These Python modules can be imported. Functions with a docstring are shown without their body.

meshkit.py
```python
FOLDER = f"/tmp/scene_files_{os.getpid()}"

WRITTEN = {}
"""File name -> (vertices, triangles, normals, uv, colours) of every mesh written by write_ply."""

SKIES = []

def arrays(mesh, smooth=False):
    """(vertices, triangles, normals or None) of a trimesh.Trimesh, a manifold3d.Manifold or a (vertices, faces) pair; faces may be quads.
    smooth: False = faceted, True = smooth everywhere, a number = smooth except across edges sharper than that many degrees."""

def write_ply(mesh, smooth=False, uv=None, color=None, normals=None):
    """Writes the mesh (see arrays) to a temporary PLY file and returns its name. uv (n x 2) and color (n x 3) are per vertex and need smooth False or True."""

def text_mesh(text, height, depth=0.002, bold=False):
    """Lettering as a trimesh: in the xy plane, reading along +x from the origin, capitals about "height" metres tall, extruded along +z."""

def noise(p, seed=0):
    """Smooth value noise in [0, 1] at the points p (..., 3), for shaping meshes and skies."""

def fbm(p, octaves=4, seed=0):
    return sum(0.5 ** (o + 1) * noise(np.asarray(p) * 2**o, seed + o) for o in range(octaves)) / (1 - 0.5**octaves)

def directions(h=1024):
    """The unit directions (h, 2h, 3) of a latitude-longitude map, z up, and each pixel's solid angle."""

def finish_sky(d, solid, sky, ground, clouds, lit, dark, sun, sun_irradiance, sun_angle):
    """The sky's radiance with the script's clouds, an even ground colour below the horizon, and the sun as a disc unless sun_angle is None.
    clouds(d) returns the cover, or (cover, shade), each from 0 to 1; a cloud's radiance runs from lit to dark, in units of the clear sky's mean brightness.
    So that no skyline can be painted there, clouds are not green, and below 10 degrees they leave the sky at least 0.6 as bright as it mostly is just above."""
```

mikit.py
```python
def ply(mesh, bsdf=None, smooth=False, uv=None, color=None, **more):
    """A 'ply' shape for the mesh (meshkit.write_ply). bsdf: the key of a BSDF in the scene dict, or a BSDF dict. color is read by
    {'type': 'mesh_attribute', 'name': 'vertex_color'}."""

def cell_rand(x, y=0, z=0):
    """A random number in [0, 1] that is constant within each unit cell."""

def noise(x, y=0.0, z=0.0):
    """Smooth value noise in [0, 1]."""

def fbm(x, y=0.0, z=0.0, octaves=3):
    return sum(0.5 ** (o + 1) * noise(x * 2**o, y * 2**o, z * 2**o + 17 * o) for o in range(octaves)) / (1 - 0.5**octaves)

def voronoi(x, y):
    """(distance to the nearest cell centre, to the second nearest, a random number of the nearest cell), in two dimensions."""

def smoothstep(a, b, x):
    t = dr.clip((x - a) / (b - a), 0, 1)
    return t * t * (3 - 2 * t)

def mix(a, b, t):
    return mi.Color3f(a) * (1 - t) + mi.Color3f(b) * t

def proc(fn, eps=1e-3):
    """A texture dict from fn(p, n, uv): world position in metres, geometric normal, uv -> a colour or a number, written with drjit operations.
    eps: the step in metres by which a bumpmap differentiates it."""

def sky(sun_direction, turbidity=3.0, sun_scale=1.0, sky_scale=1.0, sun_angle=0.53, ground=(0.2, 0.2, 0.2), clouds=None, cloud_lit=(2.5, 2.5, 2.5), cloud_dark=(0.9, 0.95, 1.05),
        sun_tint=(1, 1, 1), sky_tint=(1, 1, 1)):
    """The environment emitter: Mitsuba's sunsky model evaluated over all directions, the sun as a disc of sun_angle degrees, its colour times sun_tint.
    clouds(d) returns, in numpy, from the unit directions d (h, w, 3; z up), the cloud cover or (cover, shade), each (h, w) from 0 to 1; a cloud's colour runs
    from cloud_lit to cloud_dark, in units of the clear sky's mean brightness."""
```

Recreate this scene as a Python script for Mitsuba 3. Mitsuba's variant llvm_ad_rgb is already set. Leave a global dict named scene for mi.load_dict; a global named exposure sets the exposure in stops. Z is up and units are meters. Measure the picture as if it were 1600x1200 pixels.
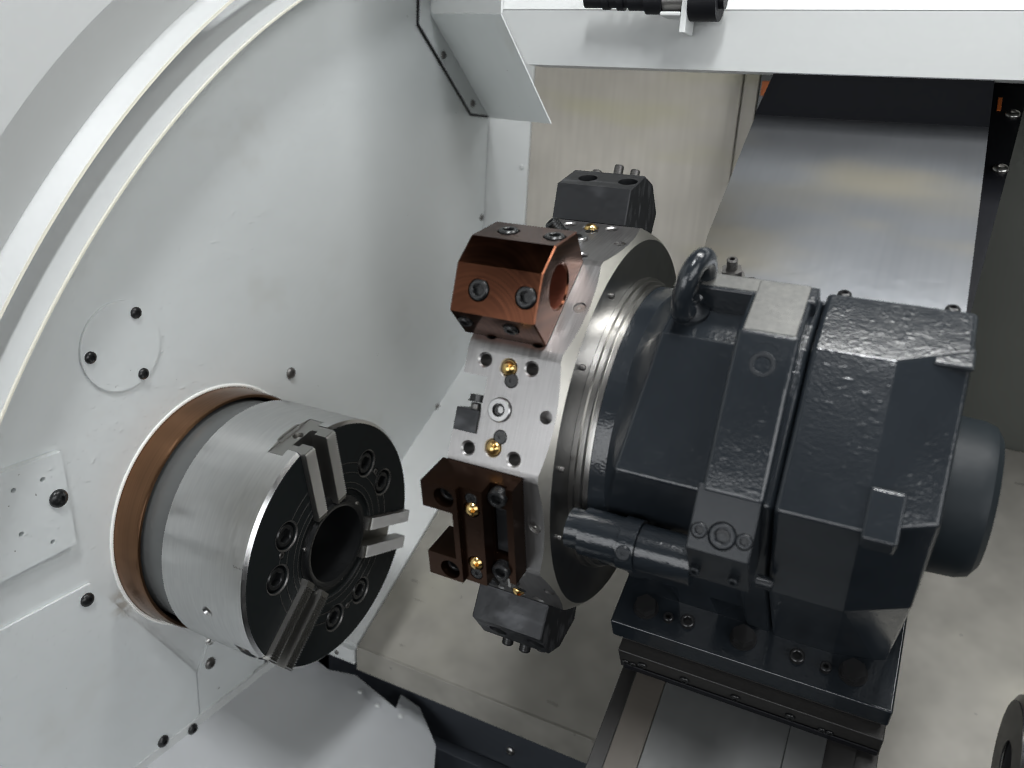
import math
import numpy as np, trimesh, drjit as dr, mitsuba as mi, mikit
from mikit import noise, fbm, smoothstep, mix
import meshkit
from manifold3d import Manifold, CrossSection, FillRule
from shapely.geometry import Polygon, Point, box as sbox
T = mi.ScalarTransform4f
scene, labels = {}, {}

# ------------------------------------------------------------------ camera
CAM = np.array([0.4619, -0.5788, 0.4185])
FWD = np.array([-0.4098, 0.8566, -0.3136]); UPV = np.array([-0.1905, 0.2558, 0.9478])
FOC = 0.69
scene['camera'] = dict(type='thinlens', fov=64.52, fov_axis='x', near_clip=0.02, far_clip=60.0,
                       aperture_radius=0.0028, focus_distance=FOC,
                       to_world=T().look_at(origin=CAM.tolist(), target=(CAM + FWD).tolist(), up=UPV.tolist()))
exposure = 0.0

# ------------------------------------------------------------------ lights: the machine's work lamp, the hall's lamps
def lamp(key, o, u, v, rgb, label):
    o, u, v = map(np.array, (o, u, v))
    m = np.eye(4); m[:3, 0], m[:3, 1], m[:3, 3] = u, v, o
    n = np.cross(u, v); m[:3, 2] = n / np.linalg.norm(n)
    scene[key] = dict(type='rectangle', to_world=T(m), bsdf=dict(type='diffuse', reflectance=dict(type='rgb', value=[.7, .7, .7])),
                      emitter=dict(type='area', radiance=dict(type='rgb', value=list(rgb))))
    labels[key] = dict(label=label, category='lamp')
lamp('work_lamp', (.62, .03, .95), (.34, 0, 0), (0, -.07, 0), (17, 17, 16.7), 'long white work lamp under the roof of the machine')
lamp('hall_window', (-.50, -1.85, .25), (-1.10, -.10, 0), (0, 0, .50), (3.0, 3.07, 3.14), 'bright hall window in front of the open machine')
lamp('hall_window_001', (3.4, -2.2, 1.1), (-.95, -1.5, 0), (0, 0, 1.0), (3.2, 3.26, 3.32), 'bright hall window right of the operator')
lamp('ceiling_lamp', (.45, -.86, 1.98), (-.13, 0, 0), (0, .22, .10), (66, 67, 68), 'ceiling lamp of the hall above the operator')

# ------------------------------------------------------------------ materials
def rgb(*c): return dict(type='rgb', value=list(c))
def mat(key, **k):
    bump, eps = k.pop('bump', None), k.pop('eps', 3e-4)
    b = dict(type='principled')
    for a, v in k.items():
        b[a] = mikit.proc(v, eps) if callable(v) else rgb(*v) if isinstance(v, tuple) else v
    if bump is not None:
        b = dict(type='bumpmap', tex=mikit.proc(bump, eps), bsdf=b, scale=1.0)
    scene['mat_' + key] = dict(type='twosided', bsdf=b)
def N3(p, s): return noise(p.x * s, p.y * s, p.z * s)
def F3(p, s, o=3): return fbm(p.x * s, p.y * s, p.z * s, octaves=o)
def ramp(a, b, fn): return lambda p, n, uv: mix(a, b, fn(p, n, uv))

def peel(p, n, uv): return 0.00020 * F3(p, 300, 2) + 0.0005 * smoothstep(.78, .92, N3(p, 330))
def wall_col(p, n, uv):
    d = dr.sqrt(dr.square(p.y + .123) + dr.square(p.z + .052))
    c = mix((.505, .531, .530), (.545, .570, .568), .5 * F3(p, 7) + .5 * F3(p, 40, 2))
    c = mix(c, mi.Color3f(.44, .445, .42), .4 * smoothstep(.62, .82, F3(p, 14, 4)) * smoothstep(.3, .6, F3(p, 3)))
    c = mix(c, mi.Color3f(.25, .22, .17), .7 * smoothstep(.024, .004, d) * smoothstep(.35, .65, F3(p, 120)))
    return mix(c, mi.Color3f(.12, .12, .11), smoothstep(.972, .98, N3(p, 170)) * .7)
mat('wall', base_color=wall_col, roughness=.36, specular=.5, bump=peel)
mat('white', base_color=(.51, .525, .52), roughness=.45, specular=.45)
mat('chute', base_color=ramp((.40, .415, .425), (.45, .465, .475), lambda p, n, uv: F3(p, 12)), roughness=.5, specular=.4)
mat('paint', base_color=(.52, .535, .53), roughness=.45, specular=.4)
mat('beam', base_color=(.40, .413, .408), roughness=.45, specular=.4)
mat('caulk', base_color=(.72, .73, .70), roughness=.6)
mat('edge', base_color=(.66, .64, .55), roughness=.6)
def panel_col(p, n, uv):
    a = F3(p, 5, 3); g = noise(p.x * 260, p.y * 14, p.z * 14); st = smoothstep(.55, .8, fbm(p.x * 4, p.y * 3 + 3, p.z * 16, 3))
    b = F3(p, 26, 3)
    c = mix((.33, .31, .275), (.54, .51, .455), a * .55 + g * .2 + b * .25)
    return mix(c, mi.Color3f(.44, .42, .29), st * .6)
mat('panel', base_color=panel_col, metallic=.45, roughness=lambda p, n, uv: .42 + .16 * F3(p, 11), specular=.4)
def bed_col(p, n, uv):
    a = F3(p, 9, 4); b = F3(p, 34, 3); st = smoothstep(.55, .8, fbm(p.x * 6, p.y * 6 + 3, p.z * 6, 4))
    c = mix((.115, .112, .098), (.34, .325, .29), a * .6 + b * .4)
    c = mix(c, mi.Color3f(.30, .29, .235), st * .5)
    return mix(c, mi.Color3f(.16, .155, .14), smoothstep(.93, .95, N3(p, 95)) * .7)
mat('bed', base_color=bed_col, metallic=.15, roughness=lambda p, n, uv: .40 + .2 * F3(p, 14), specular=.4)
mat('panel_dark', base_color=ramp((.085, .09, .08), (.125, .13, .115), lambda p, n, uv: F3(p, 8)), metallic=.5, roughness=.45)
def cast(p, n, uv): return .00017 * F3(p, 90, 2) + .00006 * smoothstep(.64, .86, N3(p, 360)) + .00008 * N3(p, 900)
mat('body', base_color=ramp((.0085, .0112, .0145), (.0140, .0178, .0220), lambda p, n, uv: F3(p, 30)), roughness=.18, specular=.5, clearcoat=.4, clearcoat_gloss=.9, bump=cast, eps=5e-4)
mat('cap_paint', base_color=(.009, .013, .016), roughness=.5, specular=.3, bump=lambda p, n, uv: .00015 * F3(p, 150, 2))
mat('body_flat', base_color=(.012, .0145, .0175), roughness=.36, specular=.35)
mat('rib_top', base_color=ramp((.090, .092, .089), (.15, .15, .142), lambda p, n, uv: F3(p, 420, 2)), metallic=.5, roughness=.45)
def grind(p, n, uv):
    g = noise(p.x * 900, dr.atan2(p.z, p.y) * 18); s = smoothstep(.74, .9, noise(p.x * 70, dr.atan2(p.z, p.y) * 9 + p.x * 60))
    return .22 + .07 * g
mat('chuck', base_color=ramp((.55, .55, .55), (.62, .62, .615), lambda p, n, uv: .25 * F3(p, 9) + .75 * noise(p.x * 700, dr.atan2(p.z, p.y) * 10)), metallic=1., roughness=grind, anisotropic=.3)
mat('black', base_color=(.008, .0085, .009), roughness=.30, specular=.5)
mat('chuck_face', base_color=(.0105, .0125, .013), roughness=.5, specular=.08)
def holder_col(p, n, uv): return mix((.018, .019, .021), (.065, .067, .072), smoothstep(.5, .85, fbm(p.x * 35, p.y * 180, p.z * 60, 3)))
mat('black_steel', base_color=holder_col, metallic=.5, roughness=lambda p, n, uv: .30 + .2 * F3(p, 90), bump=lambda p, n, uv: .00035 * F3(p, 190, 3))
mat('serration', base_color=(.33, .325, .31), metallic=1., roughness=.38)
def tur_col(p, n, uv): return mix((.27, .264, .261), (.40, .392, .388), .45 * F3(p, 22) + .55 * noise(p.x * 1300, p.y * 60, p.z * 60))
mat('turret', base_color=tur_col, metallic=1., roughness=lambda p, n, uv: .30 + .10 * F3(p, 40) + .08 * noise(p.x * 1300, p.y * 60, p.z * 60))
mat('turret_cone', base_color=ramp((.50, .485, .43), (.58, .565, .52), lambda p, n, uv: F3(p, 45)), metallic=1., roughness=.40)
mat('turret_rear', base_color=ramp((.30, .30, .30), (.38, .38, .375), lambda p, n, uv: F3(p, 50)), metallic=1., roughness=.27)
mat('hub', base_color=(.42, .41, .39), metallic=1., roughness=.28)
def brown_col(p, n, uv):
    a = F3(p, 26, 3); sw = noise(dr.sqrt(dr.square(p.x - .21) + dr.square(p.z - .28)) * 900)
    return mix((.042, .017, .011), (.150, .058, .031), a * .62 + sw * .38)
mat('brown', base_color=brown_col, metallic=1., roughness=lambda p, n, uv: .13 + .12 * F3(p, 70))
mat('copper_lining', base_color=(.15, .046, .028), metallic=.4, roughness=.35)
mat('brown_dark', base_color=ramp((.022, .012, .0085), (.062, .030, .017), lambda p, n, uv: F3(p, 26)), metallic=.9, roughness=.22)
mat('ring', base_color=ramp((.13, .072, .043), (.27, .145, .080), lambda p, n, uv: .6 * F3(p, 14) + .4 * noise(p.x * 900, p.y * 4, p.z * 4)), metallic=1., roughness=lambda p, n, uv: .17 + .12 * F3(p, 50))
mat('brass', base_color=(.72, .50, .20), metallic=1., roughness=.22)
mat('adapter', base_color=(.11, .115, .115), metallic=.35, roughness=.36)
def sheet_col(p, n, uv):
    a = F3(p, 9, 3); g = noise(p.x * 420, p.y * 18, p.z * 18); y = smoothstep(.4, .75, fbm(p.x * 7 + 4, p.y * 20, p.z * 5, 3))
    c = mix((.185, .197, .215), (.25, .26, .272), a * .8 + g * .2)
    return mix(c, mi.Color3f(.32, .285, .20), y * .6)
mat('sheet', base_color=sheet_col, metallic=.9, roughness=lambda p, n, uv: .29 + .08 * F3(p, 20), bump=lambda p, n, uv: .00012 * F3(p, 120, 2) + .003 * F3(p, 7, 2), eps=1e-3)
mat('plate', base_color=ramp((.085, .088, .088), (.12, .123, .12), lambda p, n, uv: F3(p, 35)), metallic=.5, roughness=.42)
mat('plate_dark', base_color=(.035, .034, .033), metallic=.5, roughness=.42)
mat('plate_warm', base_color=(.085, .076, .065), metallic=.4, roughness=.45)
mat('blue_casting', base_color=(.045, .052, .063), roughness=.5)
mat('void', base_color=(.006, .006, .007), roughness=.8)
mat('rubber', base_color=(.0055, .006, .008), roughness=.5, specular=.2)
mat('orange', base_color=(.75, .19, .04), roughness=.5)
mat('steel', base_color=(.55, .54, .52), metallic=1., roughness=.28)
mat('gun_steel', base_color=(.16, .155, .15), metallic=.9, roughness=.36)
mat('bolt', base_color=(.035, .035, .036), metallic=.6, roughness=.26)
scene['mat_clear'] = dict(type='thindielectric')

# ------------------------------------------------------------------ mesh helpers
def tm(m):
    if isinstance(m, Manifold):
        r = m.to_mesh(); return trimesh.Trimesh(np.array(r.vert_properties[:, :3]), np.array(r.tri_verts), process=False)
    return m
def key_of(k):
    if k not in scene and not any(s.startswith(k + '__') for s in scene) and k not in labels: return k
    i = 1
    while True:
        q = '%s_%03d' % (k, i)
        if q not in scene and q not in labels and not any(s.startswith(q + '__') for s in scene): return q
        i += 1
CACHE = {}
def add(key, mesh, m, M=None, smooth=25):
    """mesh: a mesh, or a name in CACHE whose ply is shared."""
    key = key_of(key)
    if isinstance(mesh, str): d = dict(CACHE[mesh])
    else:
        mesh = tm(mesh).copy()
        if M is not None: mesh.apply_transform(np.asarray(M, float)); M = None
        d = mikit.ply(mesh, smooth=smooth)
    d['bsdf'] = dict(type='ref', id='mat_' + m)
    if M is not None: d['to_world'] = T(np.asarray(M, float))
    scene[key] = d
    return key
def share(name, mesh, smooth=25): CACHE[name] = mikit.ply(tm(mesh), smooth=smooth)
def tag(key, label=None, cat=None, group=None, kind=None):
    labels[key] = {k: v for k, v in dict(label=label, category=cat, group=group, kind=kind).items() if v}
    return key
def fr(o, a, b, c):
    m = np.eye(4); m[:3, 0], m[:3, 1], m[:3, 2], m[:3, 3] = a, b, c, o; return m
X, Y, Z = np.eye(3)
def axis_frame(o, d, spin=0.0):
    d = np.array(d, float); d /= np.linalg.norm(d)
    a = np.cross(d, X if abs(d[0]) < .9 else Z); a /= np.linalg.norm(a); b = np.cross(d, a)
    c, s = math.cos(spin), math.sin(spin)
    return fr(o, a * c + b * s, b * c - a * s, d)
def cyl(r, h, z=0, r2=None, seg=40): return Manifold.cylinder(h, r, r if r2 is None else r2, seg).translate((0, 0, z))
def hexp(af, h, z=0): return Manifold.cylinder(h, af / math.sqrt(3), af / math.sqrt(3), 6).translate((0, 0, z))
def mbox(lo, hi):
    lo, hi = np.array(lo, float), np.array(hi, float); return Manifold.cube(tuple(hi - lo)).translate(tuple(lo))
def rhull(pts, r, seg=10):
    s = Manifold.sphere(r, seg)
    return Manifold.batch_hull([s.translate(tuple(map(float, p))) for p in pts])
def rbox(lo, hi, r=.0012, seg=8):
    lo, hi = np.array(lo, float) + r, np.array(hi, float) - r
    return rhull([(x, y, z) for x in (lo[0], hi[0]) for y in (lo[1], hi[1]) for z in (lo[2], hi[2])], r, seg)
def lathe(prof, seg=64): 
    return trimesh.creation.revolve(np.array(prof, float), sections=seg)
PERM = [[0, 0, 1, 0], [1, 0, 0, 0], [0, 1, 0, 0]]                    # profile (a, b) extruded along c  ->  (x = c, a, b)
def CS(p): return CrossSection([np.array(p, float)], FillRule.EvenOdd)
def xprism(poly, x0, x1):
    """(a, b) polygon extruded along x from x0 to x1."""
    return CS(poly).extrude(x1 - x0).transform(PERM).translate((x0, 0, 0))
def revx(prof, seg=128):
    """(r, x) profile turned round the x axis."""
    return Manifold.revolve(CS(prof), seg).transform(PERM)
def xcyl(r, x0, x1, y=0., z=0., seg=32): return Manifold.cylinder(x1 - x0, r, r, seg).transform(PERM).translate((x0, y, z))
def spoly(poly, h):
    """shapely polygon (a, b) extruded along x by h."""
    m = trimesh.creation.extrude_polygon(poly, h, engine='earcut')
    m.apply_transform(np.vstack([PERM, [0, 0, 0, 1]])); return m
def shift(m, *d): m = m.copy(); m.apply_translation(d); return m
def slab(corners, th):
    """A sheet of thickness th below the planar polygon of 3-D corners (its normal is on the side that sees them counter-clockwise)."""
    c = np.array(corners, float); n = np.cross(c[1] - c[0], c[2] - c[0]); n /= np.linalg.norm(n)
    a = (c[1] - c[0]) / np.linalg.norm(c[1] - c[0]); b = np.cross(n, a)
    m = trimesh.creation.extrude_polygon(Polygon([((q - c[0]) @ a, (q - c[0]) @ b) for q in c]), th, engine='earcut')
    m.apply_transform(fr(c[0] - n * th, a, b, n)); return m

# fasteners, all with their seat at z = 0 and axis +z; sizes are scaled
def cap_head(r, h):
    m = Manifold.revolve(CS([(0, 0), (r, 0), (r, h - r * .14), (r * .86, h), (0, h)]), 36)
    return m - hexp(r * 1.06, h, h * .42) - cyl(r * .53, r * .16, h - r * .08, r * .72, 24)
def button_head(r, h):
    a = np.linspace(0, math.pi / 2, 7); p = [(0, 0)] + [(r * math.cos(t) ** .8 if t < 1.57 else 0, h * .25 + h * .75 * math.sin(t)) for t in a]
    p[-1] = (0, h); p.insert(1, (r, 0))
    return Manifold.revolve(CS(p), 32) - hexp(r * .78, h, h * .45)
def hex_head(af, h):
    m = hexp(af, h) ^ cyl(af * .60, h, 0, af * .60, 36) ^ Manifold.cylinder(h * 3, af * 1.18, af * .08, 36)
    return m + cyl(af * .68, h * .14, 0)
def set_screw(r, h=None):
    h = h or r * 1.6
    m = cyl(r, h - r * .2) + cyl(r, r * .2, h - r * .2, r * .82)
    for k in range(int(h / (r * .34))): m = m - (cyl(r * 1.1, r * .12, k * r * .34) - cyl(r * .86, r * .12, k * r * .34))
    return m - hexp(r * .95, h, h * .45)
share('cap', cap_head(1., 1.05)); share('button', button_head(1., .62)); share('hexhead', hex_head(1.8, .95)); share('grub', set_screw(1.))
share('stud', set_screw(1., 2.4))
share('nozzle', Manifold.sphere(1., 32).trim_by_plane((0, 0, 1), -.2) - cyl(.26, 1.2, 0).rotate((28, 10, 0)))
share('plug', cyl(1., .5, 0) + cyl(1., .12, .5, .88) - cyl(.28, .3, .45))
share('washer', cyl(1., .45, 0) + cyl(1., .08, .45, .92) - cyl(.56, .6, .1))
share('hole_ring', Manifold.revolve(CS([(.72, 0), (1., 0), (.86, .10)]), 32))
def sc(M, s):
    M = np.array(M); M[:3, :3] = M[:3, :3] * s; return M
def put(key, name, o, d, s, m, spin=.3): return add(key, name, m, sc(axis_frame(o, d, spin), s))
WX = -.161                                                             # plane of the headstock wall

# ------------------------------------------------------------------ the setting: headstock wall with its curved hood
RH = .032                                                              # the wall's rim stands proud of the wall
c0, r0 = np.array([.6343 - RH * 1.948, -.3471 + RH * 1.230]), .9902 - RH * 1.590
ang = np.radians(np.linspace(100, 186, 90))
arc = [(c0[0] + r0 * math.cos(a), c0[1] + r0 * math.sin(a)) for a in ang]
SL = math.tan(math.radians(30))
def bed_z(y): return .0195 + (y - .534) * SL
poly = Polygon(arc + [(arc[-1][0], -.2555), (.06, -.2555), (.06, bed_z(.118)), (.118, bed_z(.118)), (.5815, bed_z(.5815)), (.5815, arc[0][1])])
poly = poly.difference(Point(0, 0).buffer(.1325, 64))
add('headstock_wall__panel', shift(spoly(poly, .004), WX - .004, 0, 0), 'wall', smooth=20)
tag('headstock_wall', 'light grey painted wall behind the chuck with curved edge', kind='structure')
def ring_strip(c, prof, a0=98, a1=188, n=120):
    """Surface swept round the x axis through c: prof is a list of (r, x)."""
    t = np.radians(np.linspace(a0, a1, n)); pr = np.array(prof); k = len(pr)
    v = np.array([(x, c[0] + r * math.cos(a), c[1] + r * math.sin(a)) for a in t for r, x in pr])
    f = [(i * k + j, i * k + (j + 1) % k, (i + 1) * k + (j + 1) % k, (i + 1) * k + j) for i in range(n - 1) for j in range(k)]
    m = trimesh.Trimesh(*[v, np.array(f)[:, [0, 1, 2, 0, 2, 3]].reshape(-1, 3)], process=False); m.fix_normals(); return m
add('headstock_wall__rim', ring_strip(c0, [(r0 + .0002, WX - .003), (r0 + .0002, WX + RH), (r0 + .0018, WX + RH), (r0 + .0018, WX + RH - .002), (r0 + .0010, WX - .003)]), 'edge')
add('headstock_wall__flange', ring_strip(c0, [(r0 + .0009, WX + RH - .0022), (r0 + .0022, WX + RH - .0022), (r0 + .0022, WX - .13), (r0 + .0009, WX - .13)]), 'white')
put('headstock_wall__screw', 'button', (WX, .1216, .1177), X, .0068, 'gun_steel')
put('headstock_wall__screw', 'button', (WX, .455, -.0241), X, .0055, 'gun_steel')
put('headstock_wall__screw', 'button', (WX, .572, .262), X, .005, 'gun_steel')
put('headstock_wall__screw', 'button', (WX, -.0226, -.161), X, .006, 'steel')
# curved door frame beyond the wall
HX = -.19
c1, r1 = np.array([.688, -.363]), 1.0585
HOOD = dict()
FA = 28
def hood():
    b2c, b2r = np.array(H2[0]), H2[1]
    t = np.radians(np.linspace(98, 190, 120))
    def pts(c, r, x): return np.array([(x, c[0] + r * math.cos(a), c[1] + r * math.sin(a)) for a in t])
    def strip(a, b):
        n = len(a); v = np.vstack([a, b]); f = []
        for i in range(n - 1): f += [(i, i + 1, n + i + 1), (i, n + i + 1, n + i)]
        return trimesh.Trimesh(v, f, process=False)
    def solid(a, b, back):
        """A sheet between the curves a and b, `back` metres thick along -x."""
        d = np.array([-back, 0, 0]); n = len(a)
        return trimesh.util.concatenate([strip(a, b), strip(b + d, a + d), strip(a + d, a), strip(b, b + d)])
    p1, p2, p3 = pts(*H1, HXA), pts(*H2, HXB), pts(*H3, HXC)
    far = pts(np.array(H3[0]), H3[1] + .6, HXC)
    lip = pts(H1[0], H1[1] + .0025, HXA + .0006)
    add('door_frame__lip', solid(p1 + [0.0009, 0, 0], lip, .006), 'edge')
    add('door_frame__front_band', solid(lip - [.0006, 0, 0], p2, .012), 'white')
    add('door_frame__sloping_band', solid(p2 - [.001, 0, 0], p3, .012), 'paint')
    add('door_frame__face', solid(p3[FA:], far[FA:], .012), 'paint')
    add('door_frame__gutter', solid(pts(H1[0], H1[1] - .10, WX - .1295), pts(H1[0], H1[1] + .03, WX - .1295), .003), 'white')
    tag('door_frame', 'stepped white curved door frame running round the upper left corner', 'door frame', kind='structure')
HXA, HXB, HXC = -.15, -.165, -.145
H1 = ((.6087, -.3153), .9947); H2 = ((.6017, -.3082), .9986); H3 = ((.3962, -.1088), .7687)
hood()

# round cover, square plate and folded guard on the wall
def plate(key, poly, th, m='wall', x=WX + .0005): return add(key, shift(spoly(poly, th), x, 0, 0), m, smooth=20)
plate('round_cover__disc', Point(-.1005, .2005).buffer(.0415, 48), .002)
for y, z in ((-.0834, .2285), (-.1333, .1978), (-.0811, .1697)): put('round_cover__screw', 'button', (WX + .0025, y, z), X, .0055, 'black')
tag('round_cover', 'round grey cover plate held to the wall by three black screws', 'cover plate')
sq = Polygon([(-.33, .1245), (-.1735, .1245), (-.1695, .0345), (-.33, .0265)])
for y, z, r in ((-.2177, .1059, .0022), (-.1924, .1058, .0024), (-.2163, .0653, .0024), (-.1909, .0461, .0022)): sq = sq.difference(Point(y, z).buffer(r, 10))
plate('square_plate__panel', sq, .007)
put('square_plate__screw', 'button', (WX + .0075, -.1813, .0839), X, .0082, 'black')
for y, z in ((-.2177, .1059), (-.1924, .1058), (-.2163, .0653), (-.1909, .0461)):
    add('square_plate__bush', 'hole_ring', 'white', sc(axis_frame((WX + .0072, y, z), X), .0032))
tag('square_plate', 'square grey plate with four small holes and one black screw at the left edge', 'mounting plate')
plate('guard_plate__panel', Polygon([(-.40, -.0150), (-.1582, -.0141), (-.0477, -.1856), (-.0477, -.2535), (-.40, -.2535)]), .003)
for y, z in ((-.1639, -.0281), (-.098, -.241)): put('guard_plate__screw', 'button', (WX + .0035, y, z), X, .0066, 'black')
tag('guard_plate', 'grey guard plate with a slanting corner below the chuck', 'guard plate')
plate('side_plate__panel', Polygon([(-.0455, -.1905), (-.012, -.139), (.0378, -.139), (.0378, -.2535), (-.0455, -.2535)]), .0015)
put('side_plate__screw', 'button', (WX + .002, -.0266, -.1884), X, .0068, 'gun_steel')
tag('side_plate', 'small grey plate under the chuck right of the guard plate', 'guard plate')
# chip chute below the wall
th = math.radians(20); fd = np.array([math.cos(th), 0, -math.sin(th)])
def fp(y, t): return np.array([WX + .001, 0, -.255]) + fd * t + [0, y, 0]
ft = lambda x: (x - WX) / math.cos(th)
chute = [fp(-.45, .0), fp(-.45, ft(.17)), fp(.060, ft(.085)), fp(.129, ft(.048)), fp(.160, ft(.004)), fp(.158, ft(-.024)), fp(.136, ft(-.017)), fp(.138, ft(-.081)), fp(.118, ft(-.11)), fp(.118, 0)]
add('chip_chute__slope', slab(chute, .003), 'chute')
add('chip_chute__flange', slab([(WX + .0044, -.45, -.259), (WX + .0044, .075, -.259), (WX + .0044, .075, -.2455), (WX + .0044, -.45, -.2455)], .0035), 'white')
put('chip_chute__screw', 'button', (WX + .0048, -.0598, -.2535), X, .0062, 'black')
for y, x in ((.128, -.062), (.128, -.035), (.137, -.006)): put('chip_chute__rivet', 'button', fp(y - .006, ft(x)), (math.sin(th), 0, math.cos(th)), .0035, 'white')
tag('chip_chute', 'pale sloping sheet of the chip chute in the lower left corner', kind='structure')

# ------------------------------------------------------------------ back panels and slanted bed
YB, YF = .583, .118
zt = bed_z(YB)
def vbox(x0, x1, y0, y1, z0, z1): return rbox((x0, y0, z0), (x1, y1, z1), .0006, 4)
add('back_panel__white_strip', vbox(WX - .02, -.0895, YB + .001, YB + .02, zt - .005, 1.1), 'white')
put('back_panel__screw', 'button', (-.10, YB, .345), -Y, .004, 'white')
add('back_panel__sheet', vbox(-.088, .2175, YB, YB + .02, zt - .005, .75), 'panel')
add('back_panel__edge', vbox(.2185, .238, YB + .004, YB + .02, zt - .005, .75), 'panel')
add('back_panel__dark_sheet', vbox(.2395, 1.5, YB + .006, YB + .02, zt - .005, .75), 'panel_dark')
tag('back_panel', 'upright beige metal back wall of the work space', kind='structure')
def bedslab(x0, x1, y0, y1, up=0., thk=.02):
    n = np.array([0, -.5, math.sqrt(.75)]) * up
    return slab([np.array([x0, y0, bed_z(y0)]) + n, np.array([x1, y0, bed_z(y0)]) + n, np.array([x1, y1, bed_z(y1)]) + n, np.array([x0, y1, bed_z(y1)]) + n], thk)
add('slant_bed__white_strip', bedslab(WX - .02, -.0645, YF + .001, YB, .002), 'white')
add('slant_bed__cover', bedslab(-.0625, 1.5, YF + .001, YB), 'bed')
put('slant_bed__screw', 'button', (-.11, .20, bed_z(.20) + .002), (0, -.5, .866), .004, 'white')
zf = bed_z(YF)
add('slant_bed__lip', vbox(-.0625, 1.5, YF - .002, YF + .014, zf - .033, zf + .001), 'bed')
add('slant_bed__white_lip', vbox(WX + .0005, -.0665, YF - .001, YF + .012, zf - .028, zf - .0075), 'white')
put('slant_bed__screw', 'button', (-.094, YF - .001, zf - .02), -Y, .003, 'gun_steel')
tag('slant_bed', 'beige metal cover of the slanted lathe bed', kind='structure')
add('bed_casting__face', vbox(-.155, 1.5, .175, .2, -.62, zf - .02), 'blue_casting')
add('bed_casting__ledge', vbox(-.02, 1.5, .155, .174, -.62, -.362), 'blue_casting')
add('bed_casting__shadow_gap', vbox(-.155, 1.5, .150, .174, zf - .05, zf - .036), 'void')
put('bed_casting__knob', 'button', (.131, .1745, -.337), -Y, .006, 'steel')
tag('bed_casting', 'dark blue grey machine base under the lip of the bed', kind='structure')
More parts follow.
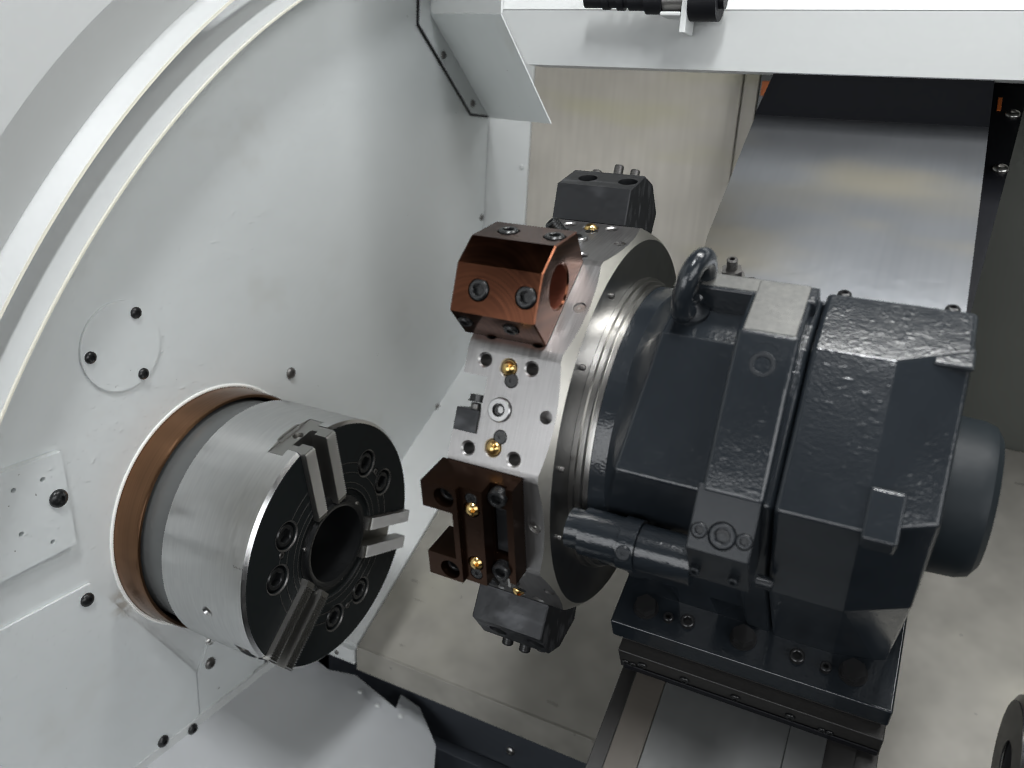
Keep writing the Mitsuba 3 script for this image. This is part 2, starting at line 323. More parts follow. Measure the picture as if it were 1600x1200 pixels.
# top cover, void behind it and corner deflector
add('top_cover__front', slab([(.0840, .200, .4677), (1.4, .200, .4677), (1.4, .200, .5170), (.0535, .200, .5170)], .003), 'beam')
add('top_cover__bottom_fold', vbox(.0840, 1.4, .2045, .240, .4677, .4707), 'white')
add('top_cover__slope', slab([(.0530, .2003, .5180), (1.4, .2003, .5180), (1.4, .309, .74), (.33, .309, .74), (.30, .2400, .6000), (.0080, .2400, .6000)], .004), 'white')
tag('top_cover', 'white folded cover along the top of the work space', kind='structure')
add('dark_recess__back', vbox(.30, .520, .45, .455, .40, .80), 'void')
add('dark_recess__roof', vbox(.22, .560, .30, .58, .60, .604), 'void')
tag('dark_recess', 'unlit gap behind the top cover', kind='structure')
kA, kB = np.array([WX + .003, .577, .4135]), np.array([WX + .003, .402, .538])
qA, qB = np.array([.1165, .196, .4130]), np.array([.0540, .196, .5130])
def quad_sheet(a, b, c, d, th):
    """A slightly twisted sheet through four corners."""
    n = 10; g = [[(a * (1 - u) + b * u) * (1 - v) + (d * (1 - u) + c * u) * v for u in np.linspace(0, 1, n)] for v in np.linspace(0, 1, n)]
    g = np.array(g).reshape(-1, 3); nn = np.cross(b - a, d - a); nn /= np.linalg.norm(nn)
    v = np.vstack([g, g - nn * th]); f = []
    for j in range(n - 1):
        for i in range(n - 1):
            p = j * n + i; f += [(p, p + 1, p + n + 1), (p, p + n + 1, p + n)]; o = n * n; f += [(o + p, o + p + n + 1, o + p + 1), (o + p, o + p + n, o + p + n + 1)]
    rim = [i for i in range(n)] + [n * (j + 1) - 1 for j in range(1, n)] + [n * n - 1 - i for i in range(1, n)] + [n * (n - 1 - j) for j in range(1, n - 1)]
    for p, q in zip(rim, rim[1:] + rim[:1]): o = n * n; f += [(p, o + p, o + q), (p, o + q, q)]
    m = trimesh.Trimesh(v, f, process=False); m.fix_normals(); return m
add('corner_deflector__sheet', quad_sheet(kA, qA, qB, kB, .0008), 'wall', smooth=30)
plate('corner_deflector__flange', Polygon([(.378, .80), (.378, .5227), (.5237, .4182), (.577, .4165), (.577, .424), (.402, .541), (.402, .80)]), .0025)
plate('corner_deflector__seal', Polygon([(.3735, .80), (.3735, .5210), (.5220, .4145), (.577, .4130), (.577, .428), (.402, .545), (.402, .80)]), .0012, 'rubber')
add('corner_deflector__box', quad_sheet(kB + [0, 0, .001], qB + [0, 0, .001], qB + [0, -.01, .20], kB + [0, -.01, .20], .002), 'white')
for y, z in ((.437, .491), (.523, .432)): put('corner_deflector__screw', 'button', (WX + .003, y, z), X, .0055, 'gun_steel')
tag('corner_deflector', 'grey angled sheet with two screws joining wall and top cover', 'deflector sheet')
# cable gland hanging on the top cover
G = lambda x0, x1, r: xcyl(r, x0, x1)
gl = np.eye(4); gl[:3, 3] = (0, .180, .5235)
add('coolant_nozzle__hose', G(.150, .1925, .0072) + G(.168, .174, .0088) + G(.182, .188, .0095), 'rubber', gl)
add('coolant_nozzle__coupling', G(.1930, .2080, .0095) + G(.2090, .2245, .0125), 'rubber', gl)
add('coolant_nozzle__sleeve', G(.2250, .2465, .0105), 'gun_steel', gl)
add('coolant_nozzle__clamp', rbox((.2440, -.013, -.0285), (.2495, .014, .012), .001) + rbox((.2255, -.0135, -.0150), (.2439, .012, -.0115), .001), 'white', gl)
add('coolant_nozzle__tip', G(.2500, .2740, .0180) + G(.2742, .2785, .0080), 'rubber', gl)
tag('coolant_nozzle', 'black hose coupling fixed in front of the white top cover', 'hose coupling')

# ------------------------------------------------------------------ the chuck
RC, LC = .127, .1035
JA = [103.2, 223.2, 343.2]
BA = [(.0857, 54), (.0877, 24.8), (.0819, 149.7), (.0844, 178.05), (.0857, 297.8), (.0849, 267.6)]
SA = [(.0858, 38.5), (.0812, 162.3), (.085, 282.8)]
def cs(a): a = math.radians(a); return math.cos(a), math.sin(a)
def jawM(a):
    c, s = cs(a); return fr((0, 0, 0), X, (0, s, -c), (0, c, s))       # local (x, tangential, radial)
body = revx([(.0500, -.030), (.0500, -.012), (.1235, -.012), (.1237, -.0006), (RC, -.0035), (RC, -LC + .004), (.1228, -LC), (.0415, -LC), (.0415, -.030)], 192)
face = revx([(.0505, -.0115), (.1233, -.0115), (.1233, 0), (.0834, 0), (.0832, -.0008), (.0828, -.0008), (.0826, 0), (.0734, 0), (.0732, -.0008), (.0728, -.0008), (.0726, 0),
             (.0632, 0), (.0630, -.0008), (.0626, -.0008), (.0624, 0), (.0568, 0), (.0555, -.0025), (.0505, -.0025)], 192)
slot = mbox((-.0310, -.0304, .03), (-.0140, .0304, .14)) + mbox((-.0335, -.0150, .03), (-.030, .0150, .14)) + mbox((-.015, -.0222, .03), (.02, .0222, .14))
for a in JA:
    k = slot.transform(jawM(a)[:3]); body, face = body - k, face - k
for r, a in BA:
    c, s = cs(a); k = xcyl(.0132, -.014, .01, r * c, r * s, 40); body, face = body - k, face - k
    face = face - Manifold.cylinder(.0012, .0132, .0150, 40).transform(PERM).translate((-.001, r * c, r * s))
for r, a in SA:
    c, s = cs(a); face = face - xcyl(.0042, -.006, .01, r * c, r * s, 24)
c, s = cs(191.3)
dirm = axis_frame((-.0477, 0, 0), (0, c, s))[:3]
body = body - cyl(.0042, .03, .113).transform(dirm) - cyl(.0042, .006, .1245, .0085).transform(dirm)
add('lathe_chuck__body', body, 'chuck', smooth=20)
add('lathe_chuck__face_plate', face, 'chuck_face', smooth=20)
put('lathe_chuck__grub_screw', 'grub', (-.0477, .115 * c, .115 * s), (0, c, s), .0040, 'steel')
for r, a in BA:
    c, s = cs(a); k = put('lathe_chuck__bolt', 'cap', (-.0135, r * c, r * s), X, .0118, 'black')
for r, a in SA:
    c, s = cs(a); put('lathe_chuck__small_screw', 'grub', (-.0058, r * c, r * s), X, .0036, 'gun_steel')
    put('lathe_chuck__small_screw', 'grub', (-.0042, .0465 * c, .0465 * s), X, .0020, 'steel')
add('lathe_chuck__bore_sleeve', revx([(.0392, -.09), (.0392, .0006), (.0418, .0018), (.0440, .0018), (.0448, -.0022), (.0500, -.0022), (.0500, -.0110), (.0430, -.0112), (.0430, -.09)], 128), 'black')
add('lathe_chuck__draw_tube', revx([(.001, -.072), (.0405, -.072), (.0405, -.068), (.030, -.066), (.026, -.078), (.001, -.078)], 96), 'gun_steel')
# master jaws: a T section with two serrated rails
jaw = mbox((-.0305, -.0299, .0455), (-.0145, .0299, .1232)) + mbox((-.0330, -.0146, .0455), (-.029, .0146, .1245)) + mbox((-.0150, -.0215, .0455), (.0050, .0215, .1245))
jaw = jaw - mbox((-.0085, -.0086, 0), (.02, .0086, .2)) - mbox((-.0170, -.0135, 0), (-.0080, .0135, .2)) - cyl(.0052, .03, .116).translate((-.0225, .002, 0))
jaw = jaw - xcyl(.125, -.1, .1, 0, 0).rotate((0, 0, 0)) if False else jaw
teeth = [(.0500, .0040)]
for i in range(30): teeth += [(.0500 + i * .00246, .0046), (.0500 + i * .00246 + .0012, .0068)]
teeth += [(.1238, .0048), (.1238, .0040)]
rails = None
for t0, t1 in ((-.0215, -.0087), (.0087, .0215)):
    r_ = CS([(x, r) for r, x in teeth]).extrude(t1 - t0).transform([[1, 0, 0, 0], [0, 0, 1, t0], [0, 1, 0, 0]])
    rails = r_ if rails is None else rails + r_
share('master_jaw', jaw, 20); share('rails', rails, False)
share('ball', Manifold.sphere(1., 24))
for a in JA:
    k = add('lathe_chuck__master_jaw', 'master_jaw', 'serration', jawM(a))
    add(k + '__serrated_rails', 'rails', 'serration', jawM(a))
    c, s = cs(a); o = jawM(a) @ np.array([-.0225, .002, .1175, 1])
    add(k + '__ball_plunger', 'ball', 'steel', sc(fr(o[:3], X, Y, Z), .0036))
for r in (.0569, .0628, .0730, .0830):
    rg = tm(revx([(r, -.0002), (r + .0006, -.0002), (r + .0006, .00035), (r, .00035)], 160) - sum([mbox((-.01, -.0222, .03), (.02, .0222, .14)).transform(jawM(a)[:3]) for a in JA], Manifold()) - sum([xcyl(.0150, -.014, .01, q * cs(b)[0], q * cs(b)[1], 40) for q, b in BA], Manifold()))
    for piece in rg.split(only_watertight=False): add('lathe_chuck__face_ring', piece, 'gun_steel')
for r, a in BA:
    c, s = cs(a); add('lathe_chuck__bolt_rim', Manifold.revolve(CS([(.0134, -.0006), (.0144, -.0006), (.0150, .0003), (.0146, .0004), (.0138, -.0001)]), 48).transform(PERM).translate((0, r * c, r * s)), 'gun_steel')
# engraved scale on the rim
c, s = cs(165.2)
for i in range(7):
    L_ = .0016 if i % 5 else .003
    c, s = cs(165.4 - .0); 
    add('lathe_chuck__scale_mark', mbox((-.0035 - i * .0017 - .0002, -.0008 * (2 if i == 6 else 1), .1268), (-.0035 - i * .0017 + .0002, .0008, .1272)), 'gun_steel', fr((0, 0, 0), X, (0, -s, c), (0, c, s)))
tag('lathe_chuck', 'round steel three jaw lathe chuck with black face and serrated jaws', 'lathe chuck')
add('spindle_flange__disc', revx([(.02, -.158), (.1195, -.158), (.1195, -.1045), (.02, -.1045)], 160), 'adapter')
tag('spindle_flange', 'matt grey flange disc between bronze ring and chuck', 'flange')
add('bronze_ring__band', revx([(.1232, WX + .0003), (.1295, WX + .0003), (.1282, -.1330), (.1270, -.1303), (.1245, -.1303), (.1232, -.1325)], 192), 'ring')
tag('bronze_ring', 'brown bronze coloured ring in the wall behind the chuck', 'ring')
add('headstock_wall__caulk_bead', revx([(.1297, WX + .0001), (.1330, WX + .0001), (.1326, WX + .0011), (.1315, WX + .0015), (.1299, WX + .0011)], 160), 'caulk')
add('headstock_wall__spindle_bore', revx([(.01, WX - .03), (.134, WX - .03), (.134, WX - .005), (.1325, WX - .005), (.1325, WX - .028), (.01, WX - .028)], 96), 'void')

# ------------------------------------------------------------------ the turret disc
TC = np.array([0., .0342, .1813])
RV, TX0, TX1, A0 = .16, .1983, .2720, 102.09
RF = RV * math.cos(math.radians(15))
def fM(k):
    c, s = cs(A0 + 30 * k); er, et = np.array([0, c, s]), np.array([0, -s, c])
    return fr(TC + er * RF, X, et, er)                                 # local (x, t, h)
def P(M, x, t, h): return (M @ np.array([x, t, h, 1]))[:3]
pts = []
for k in range(12):
    c, s = cs(A0 + 30 * k)
    for t in (-.0388, .0388): pts.append((RF * c - t * s, RF * s + t * c))
disc = xprism(pts, TX0, .2752).translate((0, TC[1], TC[2]))
disc = disc ^ revx([(.0, .15), (.17, .15), (.17, .2585), (.1515, .2752), (.0, .2752)], 240).translate((0, TC[1], TC[2]))
cut = Manifold()
for k in range(12):
    M = fM(k)[:3]
    q = mbox((.15, -.0192, -.052), (.2172, .0210, .01))
    for x, t in ((.2129, -.0305), (.2482, -.0305), (.2129, .0318), (.2482, .0318)): q = q + cyl(.0042, .03, -.024).translate((x, t, 0)) + cyl(.0040, .0016, -.0014, .0058).translate((x, t, 0))
    for t in (-.0282, .0275): q = q + cyl(.0060, .02, -.008).translate((.2315, t, 0)) + cyl(.0058, .001, -.0008, .0070).translate((.2315, t, 0))
    for t in (-.0200, .0192): q = q + cyl(.0052, .02, -.004).translate((.2354, t, 0))
    q = q + cyl(.0088, .02, -.002).translate((.2313, .0011, 0)) + cyl(.0046, .02, -.012).translate((.2655, -.0008, 0))
    cut = cut + q.transform(M)
disc = disc - cut
# split into the ground flats and the turned chamfer with the rear face
add('tool_turret__disc', disc ^ Manifold.cube((.1, 1, 1), True).translate((.2084, 0, 0)), 'turret', smooth=20) if False else None
hubcut = xcyl(.09, TX0 - .01, TX0 + .03, TC[1], TC[2], 64)
disc = disc - hubcut
mesh = tm(disc); nrm = mesh.face_normals; ctr = mesh.triangles_center - TC
rr = np.hypot(ctr[:, 1], ctr[:, 2]); nr = (nrm[:, 1:] * ctr[:, 1:]).sum(1) / np.maximum(rr, 1e-9)
rear = (nrm[:, 0] > .9) & (ctr[:, 0] > .27)
cone = (nrm[:, 0] > .5) & (nr > .3) & (ctr[:, 0] > .25) & ~rear
def sub(mask): 
    m = trimesh.Trimesh(mesh.vertices, mesh.faces[mask], process=False); m.remove_unreferenced_vertices(); return m
add('tool_turret__disc', sub(~rear & ~cone), 'turret', smooth=20)
add('tool_turret__rear_chamfer', sub(cone), 'turret_cone', smooth=20)
add('tool_turret__rear_face', sub(rear), 'turret_rear', smooth=20)
add('tool_turret__hub_ring', revx([(.05, .2754), (.1215, .2754), (.1215, .2792), (.1192, .2800), (.1192, .2835), (.1180, .2845), (.1165, .2848), (.1165, .2885), (.05, .2885)], 192).translate((0, TC[1], TC[2])), 'hub')
add('tool_turret__front_hub', revx([(.0, TX0 + .018), (.07, TX0 + .018), (.07, TX0 + .031), (.0, TX0 + .031)], 96).translate((0, TC[1], TC[2])), 'turret_rear')
for a in (120, 146, 176, 200):
    c, s = cs(a); put('tool_turret__rear_screw', 'grub', (.2742, TC[1] + .1375 * c, TC[2] + .1375 * s), X, .0022, 'gun_steel')
for k in (0, 2, 4):                                                     # the bare stations
    M = fM(k)
    for t in (-.0282, .0275): put('tool_turret__nozzle', 'nozzle', P(M, .2315, t, -.0022), M[:3, 2], .0057, 'brass')
    for t in (-.0200, .0192): put('tool_turret__plug', 'plug', P(M, .2354, t, -.0028), M[:3, 2], .0050, 'black')
    w = put('tool_turret__washer', 'washer', P(M, .2313, .0011, -.0018), M[:3, 2], .0084, 'turret_rear')
    put(w + '__screw', 'cap', P(M, .2313, .0011, -.0042), M[:3, 2], .0044, 'black')
    key = rbox((.1995, .0048, -.030), (.2170, .0208, .0025), .0006)
    b = add('tool_turret__clamp_key', key, 'black_steel', M)
    put(b + '__bolt', 'hexhead', P(M, .2098, -.0005, -.006), -M[:3, 1], .0052, 'black', .2)
    put(b + '__shank', 'stud', P(M, .2098, .0095, -.006), -M[:3, 1], .0038, 'gun_steel')
for k in (1, 3, 0):
    M = fM(k); put('tool_turret__pin', 'plug', P(M, .2655, -.0008, -.0040), M[:3, 2], .0045, 'steel' if k != 0 else 'gun_steel')
tag('tool_turret', 'twelve sided steel tool turret disc between the four tool holders', 'tool turret')

# ------------------------------------------------------------------ tool holders on the turret
prof = [(-.0400, .0003), (-.0430, .0285), (-.0128, .0478), (.0110, .0478), (.0384, .0295), (.0352, .0003)]
def bevel_prism(poly, x0, x1, b=.0009):
    p = Polygon(poly); q = p.buffer(-b, join_style=2); pr = np.array(p.exterior.coords)[:-1]; qr = np.array(q.exterior.coords)[:-1]
    return Manifold.batch_hull([xprism(pr, x0 + b, x1 - b), xprism(qr, x0, x1)])
def face_pt(i, u):
    """Point at fraction u along the profile side i and its outward normal, in (t, h)."""
    a, b = np.array(prof[i]), np.array(prof[i + 1]); d = b - a; n = np.array([-d[1], d[0]]) / np.linalg.norm(d)
    if n @ (a - np.array([0, .02])) < 0: n = -n
    return a + d * u, n
def bore_holder(key, k, m, fasten, flip=False, mside=None):
    M = fM(k)
    if flip: M = M @ np.diag([1, -1, 1, 1.])
    blk = bevel_prism(prof, .1912, .2545)
    if fasten:
        blk = blk - xcyl(.0155, .18, .27, -.0015, .0192, 56) - Manifold.cylinder(.0014, 0.0155, .0168, 56).transform(PERM).translate((.2532, -.0015, .0192))
        add(key + '__bore', revx([(.0152, .1915), (.0158, .1915), (.0158, .2532), (.0152, .2532)], 64).translate((0, -.0015, .0192)), 'copper_lining', M)
    heads = []
    for i, u in ((1, .50), (3, .50)):
        p, n = face_pt(i, u)
        for x in (.2108, .2455):
            f = axis_frame((x, p[0], p[1]), (0, n[0], n[1]))
            blk = blk - cyl(.0080, .02, -.0075).transform(f[:3]); heads.append((x, p - n * .0058, n))
    p, n = face_pt(4, .40)
    for x in (.1992, .2340): 
        f = axis_frame((x, p[0], p[1]), (0, n[0], n[1])); blk = blk - cyl(.0062, .02, -.004).transform(f[:3])
    add(key + '__block', blk, m, M, 15)
    R = M[:3, :3]
    if fasten:
        for x, q, nn in heads: put(key + '__bolt', 'cap', P(M, x, *q), R @ [0, *nn], .0070, 'black')
    for x in (.1992, .2340): put(key + '__set_screw', 'grub', P(M, x, *(p - n * .0060)), R @ [0, *n], .0052, 'black')
    return M, R
h1 = key_of('boring_bar_holder')
bore_holder(h1, 1, 'brown', True)
tag(h1, 'copper brown bored tool holder with four black socket screws on the turret', 'tool holder')
h2 = 'boring_bar_holder_001'
M, R = bore_holder(h2, -1, 'black_steel', False, True)
for x, t, d, hh in ((.2085, -.004, 0, .003), (.2262, -.001, 0, .0095), (.2420, -.004, 0, .006)): put(h2 + '__stud', 'stud', P(M, x, t, .0478 - .009 + hh), R @ [0, 0, 1.], .0040, 'gun_steel')
put('tool_turret__threaded_stud', 'stud', P(fM(0), .2115, -.016, -.004), fM(0)[:3, :3] @ [-.55, .25, .75], .0058, 'black')
tag(h2, 'black tool holder at the top of the turret with three upright studs', 'tool holder')
h3 = 'boring_bar_holder_002'
M, R = bore_holder(h3, 5, 'black_steel', False)
for x, t, hh in ((.2130, -.006, .004), (.2285, -.003, .006), (.2430, -.001, .001)): put(h3 + '__stud', 'stud', P(M, x, t, .0478 - .009 + hh), R @ [0, 0, 1.], .0050, 'black')
tag(h3, 'black tool holder hanging under the turret with studs pointing down', 'tool holder')
M = fM(3); R = M[:3, :3]; TK = 'turning_tool_holder'
steps = [(.1950, .0004), (.1950, .0302), (.2225, .0302), (.2225, .0260), (.2395, .0260), (.2395, .0130), (.2525, .0130), (.2525, .0165), (.2575, .0165), (.2575, .0004)]
blk = CS(steps).extrude(.0815).transform([[1, 0, 0, 0], [0, 0, 1, -.0405], [0, 1, 0, 0]])
blk = blk - mbox((.19, -.0195, -.01), (.2182, .0205, .05))
for t in (-.0310, .0320): blk = blk - cyl(.0078, .03, .018).translate((.2125, t, 0))
for t in (-.0240, .0230): blk = blk - cyl(.0062, .03, .018).translate((.2313, t, 0))
for t in (-.0325, .0325): blk = blk - cyl(.0050, .03, .0225).translate((.2313, t, 0))
blk = blk - mbox((.2405, -.0205, .006), (.2520, .0205, .03))
add(TK + '__block', blk, 'brown_dark', M, 15)
for t in (-.0310, .0320): put(TK + '__recessed_bolt', 'cap', P(M, .2125, t, .0182), R[:, 2], .0062, 'black')
for t in (-.0240, .0230): put(TK + '__nozzle', 'nozzle', P(M, .2313, t, .0235), R[:, 2], .0058, 'brass')
for t in (-.0325, .0325): put(TK + '__plug', 'plug', P(M, .2313, t, .0228), R[:, 2], .0048, 'black')
for t in (-.0325, .0310): put(TK + '__bolt', 'cap', P(M, .2468, t, .0131), R[:, 2], .0068, 'black')
add(TK + '__wedge', rbox((.2412, -.0185, .006), (.2516, .0185, .0110), .0006), 'black_steel', M)
put(TK + '__pin', 'stud', P(M, .2510, .0405, .010), R[:, 1], .0036, 'steel')
tag(TK, 'dark brown stepped tool holder with two brass nozzles below the bare turret face', 'tool holder')

# ------------------------------------------------------------------ the turret housing, in the frame of the slanted slide (x, s up the slide, n off the slide)
C30, S30 = math.cos(math.pi / 6), .5
BM = fr(TC, X, (0, C30, S30), (0, -S30, C30))
def B(x, s, n): return (BM @ np.array([x, s, n, 1]))[:3]
BS, BN = BM[:3, 1], BM[:3, 2]
HK = 'turret_housing'
def inset(p, r): return p
def prof_hull(sections, r=.0035, seg=32):
    return rhull([(x, s, n) for x, pr in sections for s, n in pr], r, seg)
q = .0035
def ins(pr): 
    g = Polygon(pr).buffer(-q, join_style=2); return list(np.array(g.exterior.coords)[:-1])
mot = [(.068, .106), (.0145, .155), (-.036, .155), (-.125, .106), (-.121, .010), (-.070, -.133), (-.068, -.165), (.075, -.165)]
mot2 = [(.068, .106), (.0145, .155), (-.019, .155), (-.108, .104), (-.106, .010), (-.064, -.130), (-.062, -.165), (.075, -.165)]
motor = prof_hull([(.4185 + q, ins(mot)), (.4655, ins(mot))]) + prof_hull([(.4655, ins(mot)), (.5045 - q, ins(mot2))])
# ledge lips left standing on the tapered end
lip1 = prof_hull([(x, [(-.030, .1525), (-.016, .1525), (-.014, .146), (-.024, .146)]) for x in (.486, .5035)], .002, 32)
lip2 = prof_hull([(x, [(-.128, .107), (-.105, .1195), (-.100, .100), (-.1215, .090)]) for x in (.4680, .4830)], .002, 32)
pock = prof_hull([(x, [(-.14, -.075), (-.085, -.085), (-.14, -.10)]) for x in (.472, .490)], .001, 6)
add(HK + '__motor_case', motor + lip1 + lip2, 'body', BM, 12)
fro = [(.062, .098), (.012, .143), (-.033, .143), (-.1125, .0890), (-.109, .005), (-.068, -.133), (-.066, -.165), (.075, -.165)]
fx = [.326, .3265, .3255, .3165, .3170, .318, .318, .326]
fi = ins(fro)
def near_x(p): return fx[int(np.argmin([np.hypot(p[0] - a[0], p[1] - a[1]) for a in fro]))]
front = xcyl(.1158, .2886, .3060, 0, 0, 128) + Manifold.batch_hull([xcyl(.1085, .2960, .3040, 0, 0, 128), rhull([(near_x(p), *p) for p in fi], q, 32)])
front = front + rhull([(near_x(p), *p) for p in fi] + [(.4165 - q, *p) for p in fi], q, 32)
deck = prof_hull([(x, [(-.0035, .1610), (.0085, .1610), (.030, .12), (-.0035, .12)]) for x in (.341, .4130)], .0016, 32)
front = front + deck
for x in (.3150, .3980): front = front - cyl(.0285, .045, -.1325).translate((x, -.0885, 0))
front = front - cyl(.0030, .02, .150).translate((.387, .003, 0))
add(HK + '__front_case', front, 'body', BM, 12)
rib = prof_hull([(x, ins([(.010, .1625), (-.040, .1625), (-.067, .146), (-.121, .104), (-.116, .02), (-.09, .0), (.010, .0)])) for x in (.3745 + q, .4120 - q)])
rib = rib - cyl(.0095, .02, 0).transform(axis_frame((.394, -.0525, .1545), (0, -.52, .85))[:3])
add(HK + '__rib', rib, 'body', BM, 12)
sho = [(.066, .104), (.0115, .151), (-.036, .151), (-.063, .137), (-.119, .098), (-.115, .006), (-.069, -.133), (-.067, -.165), (.07, -.165)]
add(HK + '__shoulder', prof_hull([(x, ins(sho)) for x in (.400, .4172 - q)]), 'body', BM, 12)
add(HK + '__rib_top', rbox((.3775, -.0385, .1600), (.4095, .0098, .1634), .0012) + (rbox((.3420, -.0030, .1600), (.3780, .0098, .1634), .0008) - cyl(.0030, .02, .150).translate((.387, .003, 0))), 'rib_top', BM)
put(HK + '__plug', 'cap', B(.394, -.0525 + .001, .1545 - .0095), BM[:3, :3] @ [0, -.52, .85], .0088, 'body_flat')
blk = rhull([(x, s, n) for x in (.3735, .4095) for s, n in ((-.118, .104), (-.1475, .0790), (-.141, .037), (-.09, .03))], .0012, 8)
nb = np.array([-.0250 * .0, 0, 0]); d = np.array([-.0295, -.0250]); d /= np.linalg.norm(d); n_ = np.array([d[1], -d[0]]); n_ = n_ if n_[1] > 0 else -n_
def on_block(x, u, w): s_, h_ = np.array([-.118, .104]) + d * u + n_ * (.0012 + w); return (x, s_, h_)
for x, r in ((.3785, .0052), (.3925, .0088), (.4055, .0052)):
    blk = blk - cyl(r, .02, -.004).transform(axis_frame(on_block(x, .027, 0), (0, *n_))[:3])
add(HK + '__valve_block', blk, 'body_flat', BM)
for x, r in ((.3785, .0047), (.3925, .0083), (.4055, .0047)):
    put(HK + '__valve_screw', 'cap', B(*on_block(x, .027, -.0087 if r > .006 else -.0045)), BM[:3, :3] @ [0, *n_], r, 'body_flat')
for x in (.378, .402): put(HK + '__block_screw', 'grub', B(x, -.1455, .056), BM[:3, :3] @ [0, -.99, .14], .0034, 'body_flat')
# base flange with bolts
base = prof_hull([(x, [(-.1080, -.1350), (-.1080, -.1560), (.07, -.1560), (.07, -.1350)]) for x in (.2915, .5125)], .0020, 32)
add(HK + '__base_flange', base + rbox((.302, -.100, -.165), (.503, .13, -.15), .001), 'body', BM, 12)
for x in (.3150, .3980, .4830): put(HK + '__base_bolt', 'hexhead', B(x, -.0885, -.1328), BN, .0088, 'bolt', .2)
for x in (.3520, .4410): put(HK + '__base_screw', 'cap', B(x, -.0900, -.1340), BN, .0058, 'bolt')
for x in (.336, .4630): put(HK + '__base_dowel', 'grub', B(x, -.092, -.1340), BN, .0042, 'bolt')
add(HK + '__base_wiper', rbox((.297, -.1060, -.168), (.5115, .12, -.1585), .001), 'gun_steel', BM)
# eye bolt
eo = np.array(B(.3365, -.010, .1432))
ring = trimesh.creation.torus(.0168, .0066, major_sections=48, minor_sections=20)
ring.apply_transform(fr((0, 0, .0235), (0, .35, 0.94), (0, .94, -.35) if False else X * .25 + Y * .9, np.cross((0, .35, .94), (.25, .9, 0))) if False else np.eye(4))
ev = BN * .93 + X * .12; ev /= np.linalg.norm(ev); ew = np.array([.97, -.25, .0]); ew -= ev * (ew @ ev); ew /= np.linalg.norm(ew)
ring.apply_transform(fr(eo + ev * .0235, np.cross(ev, ew), ev * 1.18, ew))
ek = 'eye_bolt'
add(ek + '__ring', ring, 'body', smooth=60)
add(ek + '__collar', Manifold.revolve(CS([(0, -.002), (.0125, -.002), (.0125, .0025), (.0095, .0050), (.006, .010), (0, .010)]), 40), 'body_flat', axis_frame(eo, BN))
tag(ek, 'dark grey lifting eye bolt standing on top of the turret housing', 'eye bolt')
# end cap of the motor
add(HK + '__end_cap', Manifold.revolve(CS([(0, .5000), (.0575, .5000), (.0560, .530), (.0535, .5375), (.047, .5420), (0, .5420)]), 96).transform(PERM), 'cap_paint', BM, 30)
# coolant pipe at the front
pc = fr(B(0, -.130, .034), X, BS, BN)
pk = 'coolant_pipe'
add(pk + '__nose', xcyl(.0142, .2835, .2935), 'body', pc)
add(pk + '__tube', xcyl(.0168, .2940, .3220), 'body', pc)
add(pk + '__collar', xcyl(.0182, .3225, .3345, seg=48), 'body', pc)
add(pk + '__rear_tube', xcyl(.0160, .3350, .3725), 'body', pc)
put(pk + '__fitting', 'plug', B(.3285, -.130, .034) + (-BS * .80 + BN * .60) * .0165, -BS * .80 + BN * .60, .0052, 'body_flat')
tag(pk, 'dark painted coolant pipe running from turret disc to valve block', 'pipe')
put(HK + '__stud', 'stud', B(.412, -.128, .030), X, .0045, 'body_flat')
tag(HK, 'dark blue grey cast turret housing with glossy uneven paint', 'turret housing')

# ------------------------------------------------------------------ slide covers
def splate(key, x0, x1, s0, s1, n0, n1, m, r=.0006): return add(key, rbox((x0, s0, n0), (x1, s1, n1), r, 4), m, BM)
WK = 'slide_way_cover'
splate(WK + '__outer_panel', .2965, .5150, -.60, .0, -.390, -.2085, 'plate_dark')
splate(WK + '__left_step', .3105, .4985, -.60, .0, -.208, -.2040, 'plate_dark')
splate(WK + '__middle_panel', .3390, .4460, -.60, -.10, -.2035, -.1990, 'plate')
splate(WK + '__right_panel', .4462, .4755, -.60, -.10, -.2035, -.1995, 'plate')
splate(WK + '__left_panel', .3120, .3388, -.60, -.10, -.2035, -.2000, 'plate_warm')
tag(WK, 'grey stepped steel slide way cover below the turret housing', 'way cover')
QK = 'wiper_strip'
splate(QK + '__bar', .2960, .5140, -.1165, -.1000, -.2000, -.1700, 'plate_dark')
splate(QK + '__rubber', .3000, .5130, -.1185, -.1168, -.1985, -.1900, 'rubber')
for x in (.318, .356, .400, .4445): put(QK + '__screw', 'button', B(x, -.1170, -.183), -BS, .0042, 'black')
for x in (.302, .309, .470, .476): put(QK + '__screw', 'button', B(x, -.1168, -.188), -BS, .0032, 'black')
tag(QK, 'dark wiper strip with a row of screws under the housing base', 'wiper strip')
DK = 'black_wiper_housing'
add(DK + '__face', slab([B(.3055, .3000, .1160), B(.4990, .3000, .1160), B(.4935, .3000, .1640), B(.3235, .3000, .1640)], .003), 'rubber')
splate(DK + '__top', .3240, .4930, .3035, .45, .1600, .1640, 'rubber')
tag(DK, 'black wiper housing across the shiny sheet under the top cover', 'wiper housing')
SK = 'rear_slide_sheet'
sh = []
pr_ = [(.050, .1165), (.10, .1180), (.20, .1185), (.30, .1170), (.40, .1130), (.62, .100)]
sv = np.array([(x, s, n) for s, n in pr_ for x in np.linspace(.3020 + 0, .502, 9)]).reshape(len(pr_), 9, 3)
from scipy.interpolate import CubicSpline
cspl = CubicSpline([p[0] for p in pr_], [p[1] for p in pr_]); ss = np.linspace(.050, .62, 60)
top_ = []
for s_ in ss:
    xl = np.interp(s_, [.05, .107, .2, .3, .62], [.322, .3149, .3113, .3069, .298])
    for u in np.linspace(0, 1, 24): top_.append((xl + (.5015 - .0035 * min(s_, .4) / .4 - xl) * u, s_, float(cspl(s_))))
top_ = np.array(top_); k = 24; f = []
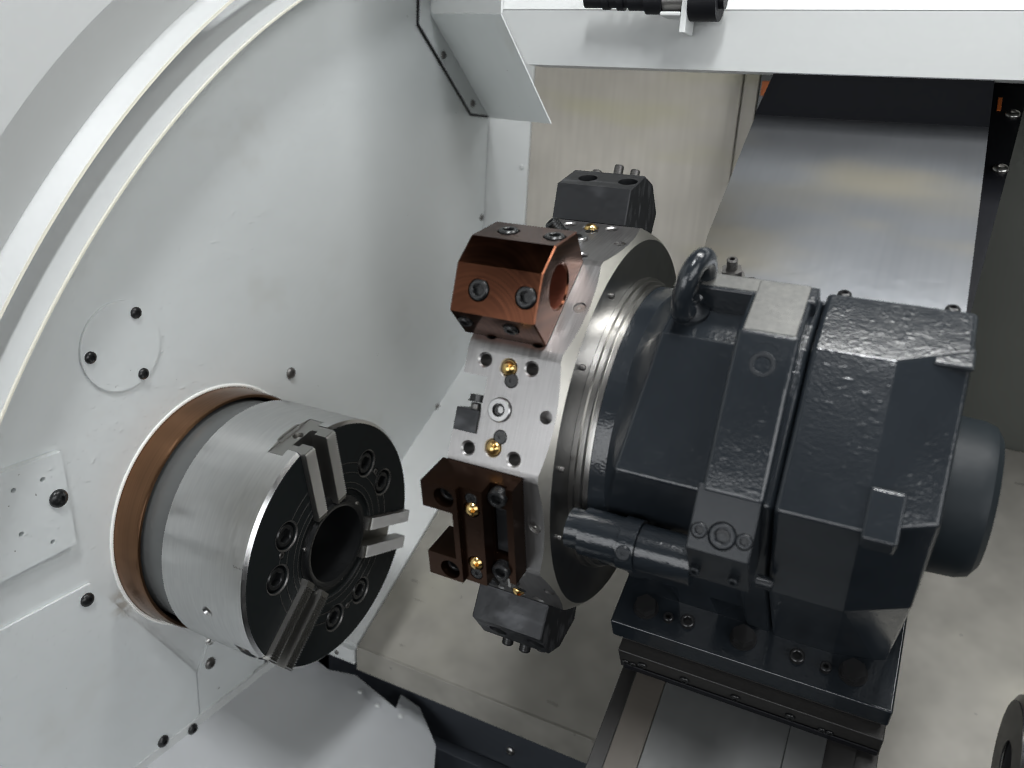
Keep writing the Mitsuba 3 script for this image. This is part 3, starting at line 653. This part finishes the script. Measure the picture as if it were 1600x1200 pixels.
for j in range(len(ss) - 1):
    for i in range(k - 1): a_ = j * k + i; f += [(a_, a_ + 1, a_ + k + 1), (a_, a_ + k + 1, a_ + k)]
o_ = len(top_); f2 = [(a_ + o_, c_ + o_, b_ + o_) for a_, b_, c_ in f]
rim = [i for i in range(k)] + [(j + 1) * k - 1 for j in range(1, len(ss))] + [o_ - 1 - i for i in range(1, k)] + [(len(ss) - 1 - j) * k for j in range(1, len(ss) - 1)]
for a_, b_ in zip(rim, rim[1:] + rim[:1]): f2 += [(a_, a_ + o_, b_ + o_), (a_, b_ + o_, b_)]
sm = trimesh.Trimesh(np.vstack([top_, top_ - [0, 0, .002]]), f + f2, process=False); sm.fix_normals()
add(SK + '__sheet', sm, 'sheet', BM, 35)
for x in (.3605, .4250, .4930): put(SK + '__screw', 'button', B(x, .0600, .1170), BN, .0048, 'black')
put(SK + '__hex_nut', 'hexhead', B(.3455, .0640, .1172), BN, .0075, 'gun_steel')
put(SK + '__bolt_end', 'stud', B(.3455, .0640, .1240), BN, .0040, 'gun_steel')
tag(SK, 'dark shiny bent sheet steel cover rising behind the turret housing', 'sheet cover')
RK = 'black_rail'
add(RK + '__bar', slab([B(.5015, .07, .070), B(.5055, .07, .070), B(.5355, .50, .070), B(.5355, .62, .070), B(.4985, .62, .070)], .02), 'rubber')
for s_, x in ((.3135, .5166), (.4092, .5212)): put(RK + '__screw', 'button', B(x, s_, .0700), BN, .0064, 'steel')
add(RK + '__orange_tape', rbox((.5075, .415, .0702), (.5110, .440, .0712), .0003, 4), 'orange', BM)
tag(RK, 'black slanted rail with two silver screws at the right of the shiny sheet', 'rail')
add('gap_bracket__bar', vbox(.2565, .275, .500, .503, .40, .60), 'adapter')
add('gap_bracket__orange_tape', vbox(.2585, .275, .4985, .4995, .4595, .4765), 'orange')
tag('gap_bracket', 'small grey bracket with orange tape in the gap under the cover', 'bracket')
# ------------------------------------------------------------------ tailstock quill
add('tailstock_quill__sleeve', revx([(.026, .5905), (.050, .5905), (.0535, .5925), (.0545, .596), (.0545, .70), (.026, .70)], 128), 'steel')
add('tailstock_quill__face', revx([(.020, .5895), (.0485, .5895), (.0485, .5903), (.020, .5903)], 128), 'black')
add('tailstock_quill__bore', revx([(.0, .64), (.0255, .64), (.0205, .592), (.0255, .592), (.0258, .66), (0, .66)], 64), 'void')
tag('tailstock_quill', 'silver ring ended tailstock quill in the lower right corner', 'tailstock quill')
